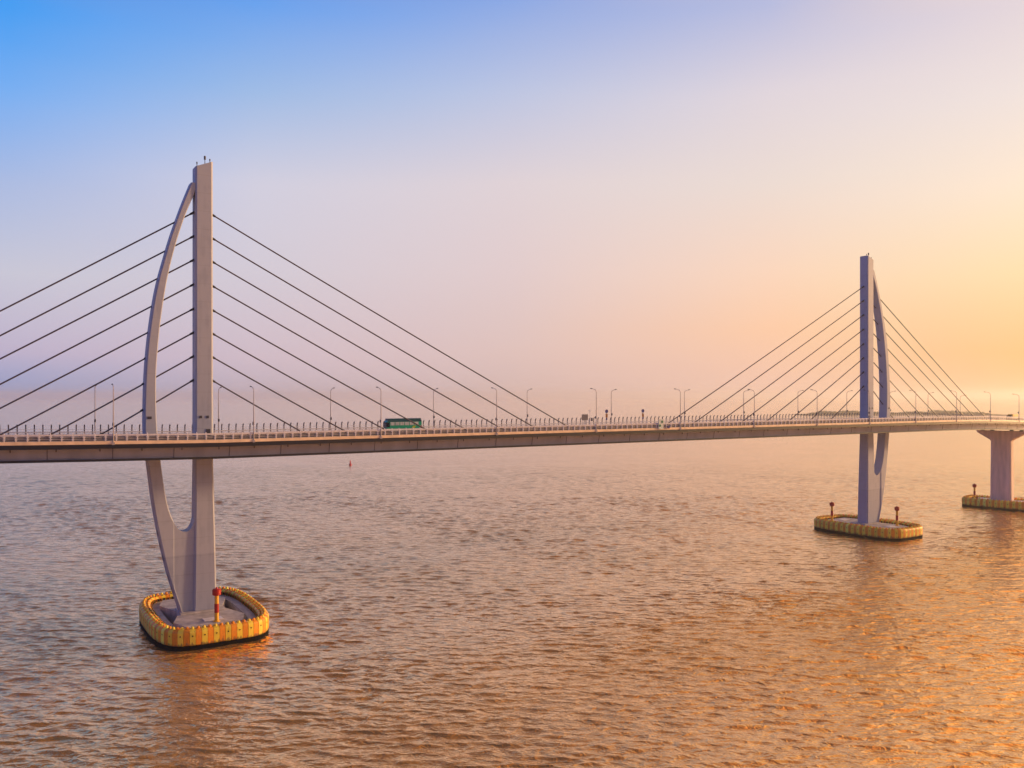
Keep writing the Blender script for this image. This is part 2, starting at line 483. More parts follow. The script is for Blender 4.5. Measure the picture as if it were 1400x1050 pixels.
# ------------------------------------------------------------------ pile caps, fender rings, beacons
def cap(s0, rz, label, sc=1., plain=False):
    x, y = pos(s0)
    t = thing('pile_cap', label, 'pile cap', (x, y, 0), rz, 'concrete pile caps inside the fender rings')
    hs = [(-8.2, -9.5), (-6.4, -15.2), (6.4, -15.2), (8.2, -9.5), (5.6, -1.5), (5.6, 1.5), (8.2, 9.5), (6.4, 15.2), (-6.4, 15.2), (-8.2, 9.5), (-5.6, 1.5), (-5.6, -1.5)]
    b = MB()
    b.prism(hs, lambda p: (p[0]*sc-.4, p[1]*sc, -1.5), lambda p: (p[0]*sc-.4, p[1]*sc, 4.05))
    b.obj('cap_block', M['cap'], t)
    b = MB(); b.box(-5.9*sc, 4.6*sc, -3.6, 3.6, 4.04, 4.4); b.obj('plinth', M['cap'], t, bevel=.05)
    for sg in (-1, 1):
        b = MB(); b.box(-2.2, 2.2, sg*11*sc-1.3, sg*11*sc+1.3, 4.05, 4.22); b.obj('hatch', M['rail'], t, bevel=.03)
    return t
cap(0, TH0, 'grey concrete pile cap under the nearer tower, inside its yellow ring')
cap(SPAN, TH0, 'grey concrete pile cap under the farther tower, inside its yellow ring')

def clean_outline(hw, hn, st):
    pts = []
    N = 1440
    for k in range(N):
        a = 2*math.pi*k/N
        c, s = math.cos(a), math.sin(a)
        u = hw*math.copysign(abs(c)**.42, c); v = hn*math.copysign(abs(s)**.66, s)
        pts.append((u, v))
    return pts

def resample(pl, n):
    P = pl+[pl[0]]; d = [0]
    for a, c in zip(P, P[1:]): d.append(d[-1]+math.hypot(c[0]-a[0], c[1]-a[1]))
    out = []; j = 0
    for k in range(n):
        t = d[-1]*k/n
        while d[j+1] < t: j += 1
        f = (t-d[j])/(d[j+1]-d[j]+1e-9)
        out.append((P[j][0]+(P[j+1][0]-P[j][0])*f, P[j][1]+(P[j+1][1]-P[j][1])*f))
    return out, d[-1]

def panel_mesh(wd, colour, hole):
    b = MB()
    pr = [(.0, 1.0), (.16, 1.3), (.20, 2.7), (.16, 4.0), (-.05, 4.4), (-.5, 4.62), (-2.0, 4.58), (-2.4, 4.3), (-2.5, 1.1)]
    b.prism(pr, lambda p: (-wd/2, p[0], p[1]), lambda p: (wd/2, p[0], p[1]), 0)
    b.tube([(0, -.9, 4.5), (0, -.9, 5.02), (0, -.9, 5.16)], [.36, .32, .12], 10, 0)
    b.box(-wd*.24, wd*.24, -2.85, -2.51, 3.3, 4.1, 1); b.tube([(0, -1.75, 4.5), (0, -1.75, 4.78)], .26, 8, 1)
    if hole: b.tube([(0, .18, 3.25), (0, .24, 3.25)], .2, 10, 1)
    return b.mesh('fender_panel_'+colour, [M[colour], M['rubber']], bevel=.07)
PANELS = {}
def ring(s0, rz, hw, hn, n, label):
    x, y = pos(s0)
    t = thing('fender_ring', label, 'fender', (x, y, 0), rz, 'yellow and orange fender rings around the bridge piers')
    pl, per = resample(clean_outline(hw, hn, 13), n*4)
    wd = per/n
    key = round(wd, 2)
    rnd = random.Random(int(s0)+3)
    cols = ['yellow', 'lemon', 'orange']
    for c in cols:
        if (key, c) not in PANELS: PANELS[(key, c)] = panel_mesh(wd*.97, c, c != 'orange')
    for k in range(n):
        p = Vector((*pl[(4*k) % len(pl)], 0)); a = Vector((*pl[(4*k-2) % len(pl)], 0)); c = Vector((*pl[(4*k+2) % len(pl)], 0))
        tg = (c-a).normalized()
        nx, ny = tg.y, -tg.x
        col = 'orange' if k % 2 else ('lemon' if rnd.random() < .18 else 'yellow')
        o = bpy.data.objects.new('fender_panel', PANELS[(key, col)]); COL.objects.link(o); o.parent = t
        o.location = (p.x, p.y, rnd.uniform(-.04, .04)); o.rotation_euler = (0, 0, math.atan2(ny, nx)-math.pi/2)
    # dark rubber skirt down to the water, walkway behind the panels
    b = MB()
    def off(d):
        out = []
        m = len(pl)
        for k in range(m):
            a = pl[k-1]; c = pl[(k+1) % m]; tx, ty = c[0]-a[0], c[1]-a[1]; L_ = math.hypot(tx, ty)
            out.append((pl[k][0]+ty/L_*d, pl[k][1]-tx/L_*d))
        return out
    o1 = off(.12); o2 = off(-2.7)
    b.loft([[(p[0], p[1], z) for p in q] for q, z in ((o1, -1.2), (o1, 1.0), (o2, 1.02), (o2, -1.2))], 0, cap=False)
    b.obj('rubber_skirt', M['rubber'], t)
    b = MB(); o3 = off(-2.52); o4 = off(-4.7)
    b.loft([[(p[0], p[1], z) for p in q] for q, z in ((o3, 3.0), (o3, 3.25), (o4, 3.25), (o4, -1.0), (o3, -1.0))], 0, cap=False)
    b.obj('walkway', M['cap'], t)
    return t
ring(0, TH0, 13.4, 20.6, 92, 'bright yellow and orange fender ring floating round the foot of the nearer tower')
ring(SPAN, TH0, 13.0, 20.4, 92, 'yellow and orange fender ring round the foot of the farther tower')

def beacon(x, y, z, label):
    t = thing('navigation_beacon', label, 'beacon', (x, y, z), 0, 'red and yellow beacon posts on the pile caps')
    b = MB(); b.tube([(0, 0, 0), (0, 0, .15), (0, 0, .16), (0, 0, 6.1)], [.8, .8, .5, .46], 14); b.obj('pole', M['beaconyellow'], t, smooth=True)
    b = MB(); b.tube([(0, 0, 2.1), (0, 0, 4.2)], .53, 14); b.obj('red_band', M['red'], t, smooth=True)
    b = MB(); b.tube([(0, 0, 6.1), (0, 0, 6.35), (0, 0, 7.5), (0, 0, 7.75)], [.6, 1.0, 1.0, .7], 14)
    b.tube([(0, 0, 7.75), (0, 0, 8.1)], [.3, .22], 10); b.obj('lantern', M['red'], t, smooth=True)
    return t
def onpier(s0, rz, u, v):
    x, y = pos(s0); return x+u*math.cos(rz)-v*math.sin(rz), y+u*math.sin(rz)+v*math.cos(rz)
beacon(*onpier(0, TH0, .3, -13.6), 4.06, 'red and yellow beacon post in front of the nearer tower')
beacon(*onpier(SPAN, TH0, -6.2, 12.4), 4.06, 'red and yellow beacon post left of the farther tower')
beacon(*onpier(SPAN, TH0, 4.4, -11.), 4.06, 'red and yellow beacon post right of the farther tower')

# ------------------------------------------------------------------ approach pier at the right
SP = 396.7; THP = head(SP)
x, y = pos(SP)
pier = thing('bridge_pier', 'brown concrete hammerhead pier carrying the deck near the right edge', 'pier', (x, y, 0), THP)
cap(SP, THP, 'low concrete pile cap under the hammerhead pier at the right edge', .8)
top = ZD+zo(SP)-4.15
b = MB()
def pr(hs, hw, z, ch=.6): 
    return [(-hs, -hw+ch, z), (-hs+ch, -hw, z), (hs-ch, -hw, z), (hs, -hw+ch, z), (hs, hw-ch, z), (hs-ch, hw, z), (-hs+ch, hw, z), (-hs, hw-ch, z)]
b.loft([pr(2.6, 4.9, 4.2), pr(2.4, 4.7, 30), pr(2.4, 4.7, 34.3), pr(2.4, 5.2, 35.0), pr(2.4, 11.2, 38.6), pr(2.4, 11.6, top-.45), pr(2.4, 11.6, top-.4)])
b.obj('shaft', M['pier'], pier)
for w in (-9, -4.5, 4.5, 9):
    b = MB(); b.box(-.8, .8, w-.8, w+.8, top-.4, top+.36); b.obj('bearing', M['dark'], pier)
ring(SP, THP, 9.6, 17.6, 72, 'yellow and orange fender ring cut by the right edge, round the hammerhead pier')
beacon(*onpier(SP, THP, -6.2, 11.0), 4.06, 'red and yellow beacon post left of the hammerhead pier')

# ------------------------------------------------------------------ street lamps
def make_lamp():
    t = thing('street_lamp', 'x', 'street lamp', (0, 0, 0), 0, 'street lamps along the bridge deck')
    H = 11.6
    b = MB()
    b.box(-.3, .3, -.12, .42, -.55, .0); b.tube([(0, .15, 0), (0, .15, .12), (0, .15, .13), (0, .15, H)], [.24, .24, .14, .085], 10)
    b.obj('pole', M['lamp'], t)
    b = MB()
    b.tube([(0, .15, H-.05), (0, .25, H+.45), (0, .7, H+.85), (0, 1.5, H+1.08), (0, 2.2, H+1.2)], [.11, .10, .085, .07, .06], 8)
    b.obj('arm', M['lamp'], t, smooth=True)
    b = MB(); b.hexa([(-.17, 2.15, H+1.1), (.17, 2.15, H+1.1), (.22, 3.1, H+1.22), (-.22, 3.1, H+1.22), (-.1, 2.15, H+1.3), (.1, 2.15, H+1.3), (.14, 3.0, H+1.42), (-.14, 3.0, H+1.42)])
    b.obj('lamp_head', M['dark'], t, bevel=.03)
    b = MB(); b.box(-.2, .2, .28, .62, 3.6, 4.35); b.obj('control_box', M['dark'], t, bevel=.03)
    return t
lamp0 = make_lamp()
NEAR = [(-53, 'near-edge street lamp before the left edge of the picture'), (-21.6, 'tall grey street lamp on the near kerb, left of the nearer tower'), (8.4, 'street lamp on the near kerb, first to the right of the nearer tower'),
        (41.3, 'street lamp on the near kerb, just left of the green bus'), (76.6, 'street lamp on the near kerb, first to the right of the green bus'),
        (112.2, 'street lamp on the near kerb beside the small dark road board'), (147.0, 'street lamp on the near kerb at mid-span, right of the white and green sign panel'),
        (182.0, 'near-kerb street lamp crossed by the left-hand cables of the farther tower'), (215.7, 'near-kerb street lamp, second to the left of the farther tower'),
        (247.3, 'near-kerb street lamp standing in front of the farther tower mast'), (277.8, 'near-kerb street lamp, first to the right of the farther tower'),
        (307.9, 'near-kerb street lamp, second to the right of the farther tower'), (338.3, 'near-kerb street lamp at the end of the right-hand cables'), (370.4, 'near-kerb street lamp beside the yellow truck at the right edge')]
FAR = [(-55, 'far-side street lamp beyond the left edge'), (-23.4, 'thin far-side street lamp, leftmost in the picture'), (7.5, 'faint far-side street lamp just right of the nearer mast'),
       (39.2, 'far-side street lamp with arm to the right, left of the green bus'), (72.7, 'far-side street lamp first to the right of the green bus'), (107.7, 'far-side street lamp between the longest cable and the dark road board'),
       (143.7, 'far-side street lamp right of the first blue disc sign'), (179.2, 'far-side street lamp hidden behind the mid-span near lamp, only its arm showing right'),
       (211.4, 'far-side street lamp under the left-hand cables of the farther tower'), (244.1, 'far-side street lamp, second to the left of the farther tower'), (276.6, 'far-side street lamp just left of the farther tower'),
       (310.0, 'far-side street lamp, first to the right of the farther tower'), (345.8, 'far-side street lamp, second to the right of the farther tower'), (384.5, 'far-side street lamp, third to the right of the farther tower')]
first = True
for lst, sg in ((NEAR[1:], -1), (FAR[1:], 1)):
    for s, lb in lst:
        p = P3(s, sg*16.02, .42); rz = head(s)+(0 if sg < 0 else math.pi)
        if first:
            lamp0.location = p; lamp0.rotation_euler = (0, 0, rz); lamp0['label'] = lb; first = False
        else: dup(lamp0, p, rz, lb)

# ------------------------------------------------------------------ signs at mid-span
def disc_sign(s, label):
    p = P3(s, 0, .46); t = thing('navigation_sign', label, 'sign', tuple(p), TH0, 'disc signs on posts above the median')
    b = MB(); b.tube([(0, 0, 0), (0, 0, 5.9)], .09, 8); b.obj('post', M['lamp'], t)
    b = MB(); b.tube([(0, -.16, 5.4), (0, -.06, 5.4)], .62, 20); b.obj('disc', M['signblue'], t)
    b = MB(); b.box(-.42, .42, -.15, -.06, 3.35, 4.55); b.obj('plate', M['signbrown'], t, bevel=.02)
    b = MB(); b.box(-.3, .3, -.151, -.06, 2.5, 3.25); b.obj('lower_plate', M['signblue'], t, bevel=.02)
disc_sign(128.8, 'blue disc over a brown plate on a post, left one of the mid-span pair')
disc_sign(144.6, 'blue disc over a brown plate on a post, right one of the mid-span pair')
p = P3(119.8, 0, .46); t = thing('road_sign', 'small dark rectangular road board on two legs right of the longest cable', 'sign', tuple(p), TH0)
b = MB(); b.box(-1.25, 1.25, -.12, .0, 2.6, 4.5); b.obj('board', M['raildark'], t, bevel=.03)
for sx in (-.7, .7):
    b = MB(); b.box(sx-.07, sx+.07, .0, .12, 0, 4.4); b.obj('leg', M['lamp'], t)
p = P3(132.5, 9, .26); q = P3(133.5, 15.2, .3)
t = thing('camera_mast', 'thin pale camera mast between the two disc signs', 'mast', tuple(q), TH0)
b = MB(); b.tube([(0, 0, 0), (0, 0, 6.0)], [.08, .05], 8); b.obj('pole', M['rail'], t)
b = MB(); b.box(-.45, .45, -.12, .12, 5.3, 5.6); b.obj('camera', M['rail'], t, bevel=.03)
b = MB(); b.box(.6, 1.2, -.2, .2, 1.8, 3.0); b.box(.05, .6, -.04, .04, 2.2, 2.3); b.obj('cabinet', M['raildark'], t, bevel=.03)
p = P3(138.2, -16.0, .4); t = thing('clearance_panel', 'pale green-white panel with dark green marks hung on the near railing at mid-span', 'sign', tuple(p), TH0)
b = MB(); b.box(-1.05, 1.05, -.26, -.16, -.1, 3.0); b.obj('board', M['signwhite'], t, bevel=.03)
b = MB(); b.tube([(-.45, -.31, 1.0), (-.45, -.262, 1.0)], .42, 16); b.tube([(.5, -.31, 2.25), (.5, -.262, 2.25)], .42, 16); b.obj('green_mark', M['signgreen'], t)
b = MB(); b.box(-.9, -.75, -.16, .2, 0, 2.6); b.box(.75, .9, -.16, .2, 0, 2.6); b.obj('bracket', M['lamp'], t)
p = P3(141.4, -16.0, .35); t = thing('light_box', 'small square blue box on the near railing right of the green-marked panel', 'sign', tuple(p), TH0)
b = MB(); b.box(-.45, .45, -.4, -.12, .1, 1.0); b.obj('housing', M['signblue'], t, bevel=.05)
b = MB(); b.box(-.1, .1, -.12, .14, .3, .8); b.obj('bracket', M['lamp'], t)

# ------------------------------------------------------------------ vehicles
def bus(s, w):
    p = P3(s, w, .266); t = thing('coach', 'green coach with pale windows driving left on the far carriageway', 'bus', tuple(p), head(s))
    L2, W2 = 5.7, 1.2
    b = MB()
    prof = [(-L2, .35), (L2, .35), (L2, 3.2), (L2-.15, 3.62), (-L2+.5, 3.62), (-L2+.12, 3.0)]
    b.prism(prof, lambda q: (q[0], -W2, q[1]), lambda q: (q[0], W2, q[1])); b.obj('body', M['teal'], t, bevel=.12)
    b = MB(); b.box(-L2+.45, L2-.15, -W2+.05, W2-.05, 3.60, 4.05); b.obj('roof_pod', M['navy'], t, bevel=.12)
    b = MB(); b.box(-L2+.4, L2-.1, -W2-.012, W2+.012, 3.08, 3.58); b.obj('roof_band', M['navy'], t)
    for k in range(6):
        x0 = -4.5+k*1.55
        b = MB(); b.box(x0, x0+1.32, -W2-.02, W2+.02, 2.05, 3.0); b.obj('window', M['busglass'], t)
    b = MB(); b.box(-L2-.03, -L2+1.0, -W2-.022, W2+.022, 1.5, 3.02); b.obj('windscreen', M['darkglass'], t, bevel=.04)
    b = MB(); b.prism([(2.2, .9), (3.1, .9), (3.7, 1.85), (2.8, 1.85)], lambda q: (q[0], -W2-.02, q[1]), lambda q: (q[0], -W2+.02, q[1])); b.obj('decal', M['lime'], t)
    b = MB(); b.box(L2-.1, L2+.03, -W2+.05, W2-.05, 1.0, 1.7); b.box(L2-.4, L2-.1, -W2-.015, -W2+.03, 1.0, 1.9); b.obj('tail_lamp', M['tail'], t)
    for sx in (-4.0, 3.3):
        for sy in (-1, 1):
            b = MB(); b.tube([(sx, sy*(W2-.3), .5), (sx, sy*(W2+.02), .5)], .5, 18); o = b.obj('wheel', M['tyre'], t)
            b = MB(); b.tube([(sx, sy*(W2+.02), .5), (sx, sy*(W2+.04), .5)], .24, 12); b.obj('hub', M['rail'], o)
bus(59.2, 9.4)
def truck(s, w):
    p = P3(s, w, .266); t = thing('truck', 'yellow box truck with dark cab on the near lanes at the right edge', 'truck', tuple(p), head(s))
    b = MB(); b.box(-3.0, 5.2, -1.2, 1.2, 1.05, 3.55); b.obj('cargo_box', M['truckyellow'], t, bevel=.15)
    b = MB(); b.prism([(-5.3, .5), (-3.2, .5), (-3.2, 3.0), (-4.6, 3.0), (-5.2, 1.9)], lambda q: (q[0], -1.15, q[1]), lambda q: (q[0], 1.15, q[1])); b.obj('cab', M['dark'], t, bevel=.08)
    b = MB(); b.box(-5.0, 5.0, -.5, .5, .6, 1.0); b.obj('chassis', M['dark'], t)
    for sx in (-4.2, 2.6, 3.9):
        for sy in (-1, 1):
            b = MB(); b.tube([(sx, sy*.85, .5), (sx, sy*1.18, .5)], .5, 16); b.obj('wheel', M['tyre'], t)
truck(385.5, -8.0)

# ------------------------------------------------------------------ buoy
t = thing('channel_buoy', 'small red channel buoy alone on the water below the deck', 'buoy', (-134, 697, 0), .4); t.scale = (.8, .8, .8)
b = MB(); b.tube([(0, 0, -.6), (0, 0, .3), (0, 0, .9), (0, 0, 1.1)], [1.3, 1.5, 1.5, 1.0], 16); b.obj('float', M['buoy'], t, smooth=True)
b = MB()
for k in range(4):
    a = k*math.pi/2; b.tube([(math.cos(a)*.95, math.sin(a)*.95, 1.05), (math.cos(a)*.3, math.sin(a)*.3, 4.0)], .12, 6)
b.tube([(0, 0, 1.0), (0, 0, 4.0)], [.8, .35], 10); b.obj('tower_frame', M['buoy'], t)
b = MB(); b.tube([(0, 0, 4.0), (0, 0, 4.4), (0, 0, 5.1)], [.5, .5, .1], 10); b.obj('top_mark', M['buoy'], t)

# ------------------------------------------------------------------ water
def water_material():
    m, nt, bs = newmat('silty_sea_water')
    N, L = nt.nodes, nt.links
    geo = N.new('ShaderNodeNewGeometry')
    def wave(scale, sx, rot, detail, ridged, w=0., dist=.4):
        mp = N.new('ShaderNodeMapping'); mp.inputs['Rotation'].default_value = (0, 0, R(rot)); mp.inputs['Scale'].default_value = (sx, 1, 1)
        mp.inputs['Location'].default_value = (w*13.7, w*7.1, 0)
        L.new(geo.outputs['Position'], mp.inputs[0])
        nz = N.new('ShaderNodeTexNoise'); nz.noise_dimensions = '2D'
        nz.inputs['Scale'].default_value = scale; nz.inputs['Detail'].default_value = detail
        nz.inputs['Roughness'].default_value = .5; nz.inputs['Distortion'].default_value = dist
        L.new(mp.outputs[0], nz.inputs[0])
        if not ridged: return nz.outputs[0]
        a = N.new('ShaderNodeMath'); a.operation = 'MULTIPLY_ADD'; a.inputs[1].default_value = 2; a.inputs[2].default_value = -1
        L.new(nz.outputs[0], a.inputs[0])
        c = N.new('ShaderNodeMath'); c.operation = 'ABSOLUTE'; L.new(a.outputs[0], c.inputs[0])
        d = N.new('ShaderNodeMath'); d.operation = 'SUBTRACT'; d.inputs[0].default_value = 1; L.new(c.outputs[0], d.inputs[1])
        return d.outputs[0]
    terms = [(wave(.055, .6, 14, 2, False, 1), 1.2), (wave(.13, .5, 12, 2, True, 2, .2), .8), (wave(.30, .55, -5, 2, True, 3, .3), .45), (wave(.8, .6, 14, 2, True, 4), .20), (wave(1.9, .7, 5, 2, False, 6), .07)]
    acc = None
    for o, k in terms:
        q = N.new('ShaderNodeMath'); q.operation = 'MULTIPLY'; q.inputs[1].default_value = k; L.new(o, q.inputs[0])
        if acc is None: acc = q.outputs[0]
        else:
            s = N.new('ShaderNodeMath'); s.operation = 'ADD'; L.new(acc, s.inputs[0]); L.new(q.outputs[0], s.inputs[1]); acc = s.outputs[0]
    bp = N.new('ShaderNodeBump'); bp.inputs['Strength'].default_value = 1.; bp.inputs['Distance'].default_value = WAVE
    L.new(acc, bp.inputs['Height']); L.new(bp.outputs[0], bs.inputs['Normal'])
    # silt clouds in the water
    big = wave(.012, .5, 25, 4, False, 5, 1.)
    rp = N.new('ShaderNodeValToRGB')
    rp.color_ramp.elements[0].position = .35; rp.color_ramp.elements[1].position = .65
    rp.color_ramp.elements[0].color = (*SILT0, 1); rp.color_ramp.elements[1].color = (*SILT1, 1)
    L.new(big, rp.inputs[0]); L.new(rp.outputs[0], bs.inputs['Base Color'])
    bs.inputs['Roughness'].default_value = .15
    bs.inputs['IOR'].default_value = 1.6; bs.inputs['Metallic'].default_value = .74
    bs.inputs['Specular IOR Level'].default_value = .5
    return m
WAVE = .62
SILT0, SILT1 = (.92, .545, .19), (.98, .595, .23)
import numpy as np
def sea():
    """one sheet of water: real wind waves out to 800 m, calmer and coarser beyond, to the horizon"""
    rs = np.random.RandomState(11)
    K = []
    n = 96
    for i in range(n):
        lam = 1.25*(5.2/1.25)**rs.rand()
        ang = R(80+rs.randn()*17)                      # travelling almost straight away from the camera
        k = 2*math.pi/lam
        s = SLOPE*math.sqrt(2/n)*(.75+.5*rs.rand())
        K.append((k*math.cos(ang), k*math.sin(ang), s/k, rs.rand()*6.283, lam))
    V, F = [], []
    def patch(x0, x1, y0, y1, step, base):
        xs = np.linspace(x0, x1, int(round((x1-x0)/step))+1); ys = np.linspace(y0, y1, int(round((y1-y0)/step))+1)
        X, Y = np.meshgrid(xs, ys); X = X.astype(np.float64); Y = Y.astype(np.float64)
        Z = np.zeros_like(X); DX = np.zeros_like(X); DY = np.zeros_like(X)
        # gusts: patches of rougher and smoother water
        G = 1+.22*np.sin(X*.031+1.3+.9*np.sin(Y*.017))*np.sin(Y*.023+X*.008)+.15*np.sin(X*.083+Y*.061)
        for kx, ky, a, ph, lam in K:
            if lam < step*2.4: continue
            q = kx*X+ky*Y+ph
            sn, cs = np.sin(q), np.cos(q); kk = math.hypot(kx, ky)
            Z += a*cs; DX -= a*kx/kk*sn; DY -= a*ky/kk*sn
        sm = lambda v: np.clip(v, 0, 1)**2*(3-2*np.clip(v, 0, 1))
        fade = sm((800-Y)/260)*sm((Y-88)/14)*sm((560-np.abs(X))/120)
        Z *= G*fade; DX *= G*fade; DY *= G*fade
        edge = (X <= x0+1e-6) | (X >= x1-1e-6) | (Y <= y0+1e-6) | (Y >= y1-1e-6)
        Z[edge] -= .0
        P = np.stack([X+DX, Y+DY, Z], -1).reshape(-1, 3)
        nx, ny = len(xs), len(ys)
        idx = np.arange(nx*ny).reshape(ny, nx)+base
        f = np.stack([idx[:-1, :-1], idx[:-1, 1:], idx[1:, 1:], idx[1:, :-1]], -1).reshape(-1, 4)
        V.append(P); F.append(f); return base+len(P)
    b0 = 0
    b0 = patch(-200, 200, 88, 250, .36, b0)
    b0 = patch(-560, -200, 88, 250, 2.5, b0)
    b0 = patch(200, 560, 88, 250, 2.5, b0)
    b0 = patch(-400, 400, 250, 480, .62, b0)
    b0 = patch(-560, -400, 250, 480, 2.5, b0)
    b0 = patch(400, 560, 250, 480, 2.5, b0)
    b0 = patch(-560, 560, 480, 800, 1.1, b0)
    flat = []
    for x0, x1, y0, y1 in ((-16000, 16000, -600, 88), (-16000, -560, 88, 800), (560, 16000, 88, 800), (-16000, 16000, 800, 24000)):
        flat += [(x0, y0, 0), (x1, y0, 0), (x1, y1, 0), (x0, y1, 0)]
    V.append(np.array(flat, dtype=float)); F.append(np.arange(16).reshape(4, 4)+b0)
    V = np.concatenate(V).astype(np.float32); F = np.concatenate(F).astype(np.int32)
    me = bpy.data.meshes.new('water')
    me.vertices.add(len(V)); me.vertices.foreach_set('co', V.ravel())
    me.loops.add(F.size); me.loops.foreach_set('vertex_index', F.ravel())
    me.polygons.add(len(F)); me.polygons.foreach_set('loop_start', np.arange(0, F.size, 4, dtype=np.int32))
    me.polygons.foreach_set('loop_total', np.full(len(F), 4, dtype=np.int32))
    me.polygons.foreach_set('use_smooth', np.ones(len(F), dtype=bool))
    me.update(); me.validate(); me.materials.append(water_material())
    o = bpy.data.objects.new('water', me); COL.objects.link(o); return o
SLOPE = .165
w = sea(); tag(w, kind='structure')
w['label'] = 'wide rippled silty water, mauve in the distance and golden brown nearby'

# ------------------------------------------------------------------ far shore
b = MB()
def shore(mb, x0, x1, y, h, n, dep, seed):
    rn = random.Random(seed); rows = []
    for k in range(n+1):
        f = k/n; e = min(1, f*5, (1-f)*5); x = x0+(x1-x0)*f
        z = h*e*(.8+.4*rn.random())
        rows.append([(x, y, -.3), (x, y+dep*.12, z*.25), (x, y+dep*.4, z), (x, y+dep, z*.7), (x, y+dep*1.1, -.3)])
    mb.loft(rows, 0, closed=False, cap=False)
shore(b, 840, 1460, 2400, 5, 60, 160, 1)
l = b.obj('land', mat('shore_soil', (.52, .42, .26), .9, .3, .02), smooth=True); tag(l, kind='structure')
l['label'] = 'low hazy shore beyond the farther tower'
b = MB(); rn = random.Random(5)
for k in range(1500):                    # clumps of trees along the shore
    f = rn.random(); x = 850+600*f; e = min(1, f*7, (1-f)*7)
    y = 2430+rn.random()*110; hgt = (4+5*rn.random()+3*math.sin(x*.021)+2*math.sin(x*.07))*e; r_ = 3+3.5*rn.random()
    pts = []
    for a in range(7):
        q = a*math.pi*2/7+rn.random()*.5; rr = r_*(.7+.5*rn.random()); pts.append((x+rr*math.cos(q), y+rr*math.sin(q)))
    i = len(b.v)
    b.v += [Vector((px, py, 2)) for px, py in pts]+[Vector((x+(px-x)*.8, y+(py-y)*.8, 2+hgt*.7)) for px, py in pts]+[Vector((x, y, 2+hgt))]
    for a in range(7):
        c = (a+1) % 7
        b.f.append([i+a, i+c, i+7+c, i+7+a]); b.m.append(0); b.f.append([i+7+a, i+7+c, i+14]); b.m.append(0)
tag(b.obj('shore_trees', mat('far_foliage', (.50, .42, .16), .8, .4, .05)), 'hazy yellow-green belt of trees on the far shore', 'trees', None, 'stuff')

# ------------------------------------------------------------------ sky, sun, haze
SUN_AZ, SUN_EL = R(71), R(10)
world = bpy.data.worlds.new('World'); scene.world = world; world.use_nodes = True
nt = world.node_tree; N, L = nt.nodes, nt.links
for nd in list(N): N.remove(nd)
out = N.new('ShaderNodeOutputWorld'); bg = N.new('ShaderNodeBackground'); L.new(bg.outputs[0], out.inputs[0])
bg.inputs['Strength'].default_value = .1
tc = N.new('ShaderNodeTexCoord'); sx = N.new('ShaderNodeSeparateXYZ'); L.new(tc.outputs['Generated'], sx.inputs[0])
def mth(op, a, c=None, v=None):
    n = N.new('ShaderNodeMath'); n.operation = op
    if a is not None: L.new(a, n.inputs[0])
    if c is not None: L.new(c, n.inputs[1])
    if v is not None: n.inputs[1].default_value = v
    return n.outputs[0]
el = mth('ARCSINE', sx.outputs[2]); elf = mth('MULTIPLY', mth('ADD', el, v=R(10)), v=1/R(100))
az = mth('ARCTAN2', sx.outputs[0], sx.outputs[1])
ZEN = (40, 34, 36)
def ramp(stops, mul=1.):
    r = N.new('ShaderNodeValToRGB'); cr = r.color_ramp; cr.interpolation = 'EASE' if False else 'LINEAR'
    st = [(-10, stops[0][1])]+stops+[(90, ZEN)]
    while len(cr.elements) < len(st): cr.elements.new(.5)
    for e, (deg, c) in zip(cr.elements, st):
        e.position = (deg+10)/100; e.color = (*[v*mul*1.04 for v in lin(c)], 1)
    L.new(elf, r.inputs[0]); return r.outputs[0]
rL = ramp([(-1, (122, 150, 200)), (.6, (150, 162, 205)), (2.6, (193, 180, 205)), (7.2, (202, 200, 215)), (12.2, (172, 188, 226)), (17.2, (117, 174, 242)), (21.9, (56, 155, 243)), (28, (110, 120, 190)), (36, (125, 100, 120)), (50, (70, 56, 66))])
rD = ramp([(-1, (186, 172, 186)), (2.4, (210, 189, 200)), (8.1, (212, 203, 214)), (13.6, (210, 207, 223)), (19.1, (157, 187, 230)), (24.2, (98, 160, 238)), (29, (125, 135, 195)), (37, (140, 110, 115)), (50, (80, 60, 62))])
rQ = ramp([(-1, (236, 190, 170)), (0.5, (243, 196, 174)), (4.3, (254, 203, 166)), (8.1, (251, 214, 188)), (13.6, (236, 219, 210)), (19.1, (224, 213, 220)), (24.2, (180, 186, 222)), (31, (205, 175, 165)), (44, (165, 115, 78))])
rC = ramp([(-1, (212, 183, 178)), (3, (224, 194, 188)), (8.5, (226, 204, 204)), (14.2, (224, 210, 214)), (19.9, (188, 197, 226)), (25.2, (138, 168, 228)), (31, (140, 150, 190)), (42, (120, 88, 76))])
rR = ramp([(-1, (250, 196, 146)), (2.6, (253, 199, 134)), (7.2, (254, 223, 174)), (12.2, (254, 231, 207)), (17.2, (239, 225, 220)), (21.9, (226, 212, 218)), (27, (252, 214, 180)), (34, (255, 215, 150)), (50, (180, 120, 70))])
rS = ramp([(-1, (250, 176, 86)), (4, (255, 190, 96)), (10, (255, 208, 130)), (18, (255, 214, 140)), (32, (250, 196, 130)), (50, (220, 150, 90))], 1.7)
rB = ramp([(-1, (30, 90, 170)), (8, (20, 100, 195)), (20, (10, 105, 220)), (36, (30, 110, 215)), (52, (70, 80, 110))], 1.05)
rK = ramp([(-1, (150, 135, 165)), (10, (168, 152, 182)), (25, (150, 148, 190)), (45, (120, 120, 160))], .72)
def step(a, c):
    n = N.new('ShaderNodeMapRange'); n.inputs[1].default_value = R(a); n.inputs[2].default_value = R(c); L.new(az, n.inputs[0]); return n.outputs[0]
def mix(f, a, c):
    n = N.new('ShaderNodeMixRGB'); L.new(f, n.inputs[0]); L.new(a, n.inputs[1]); L.new(c, n.inputs[2]); return n.outputs[0]
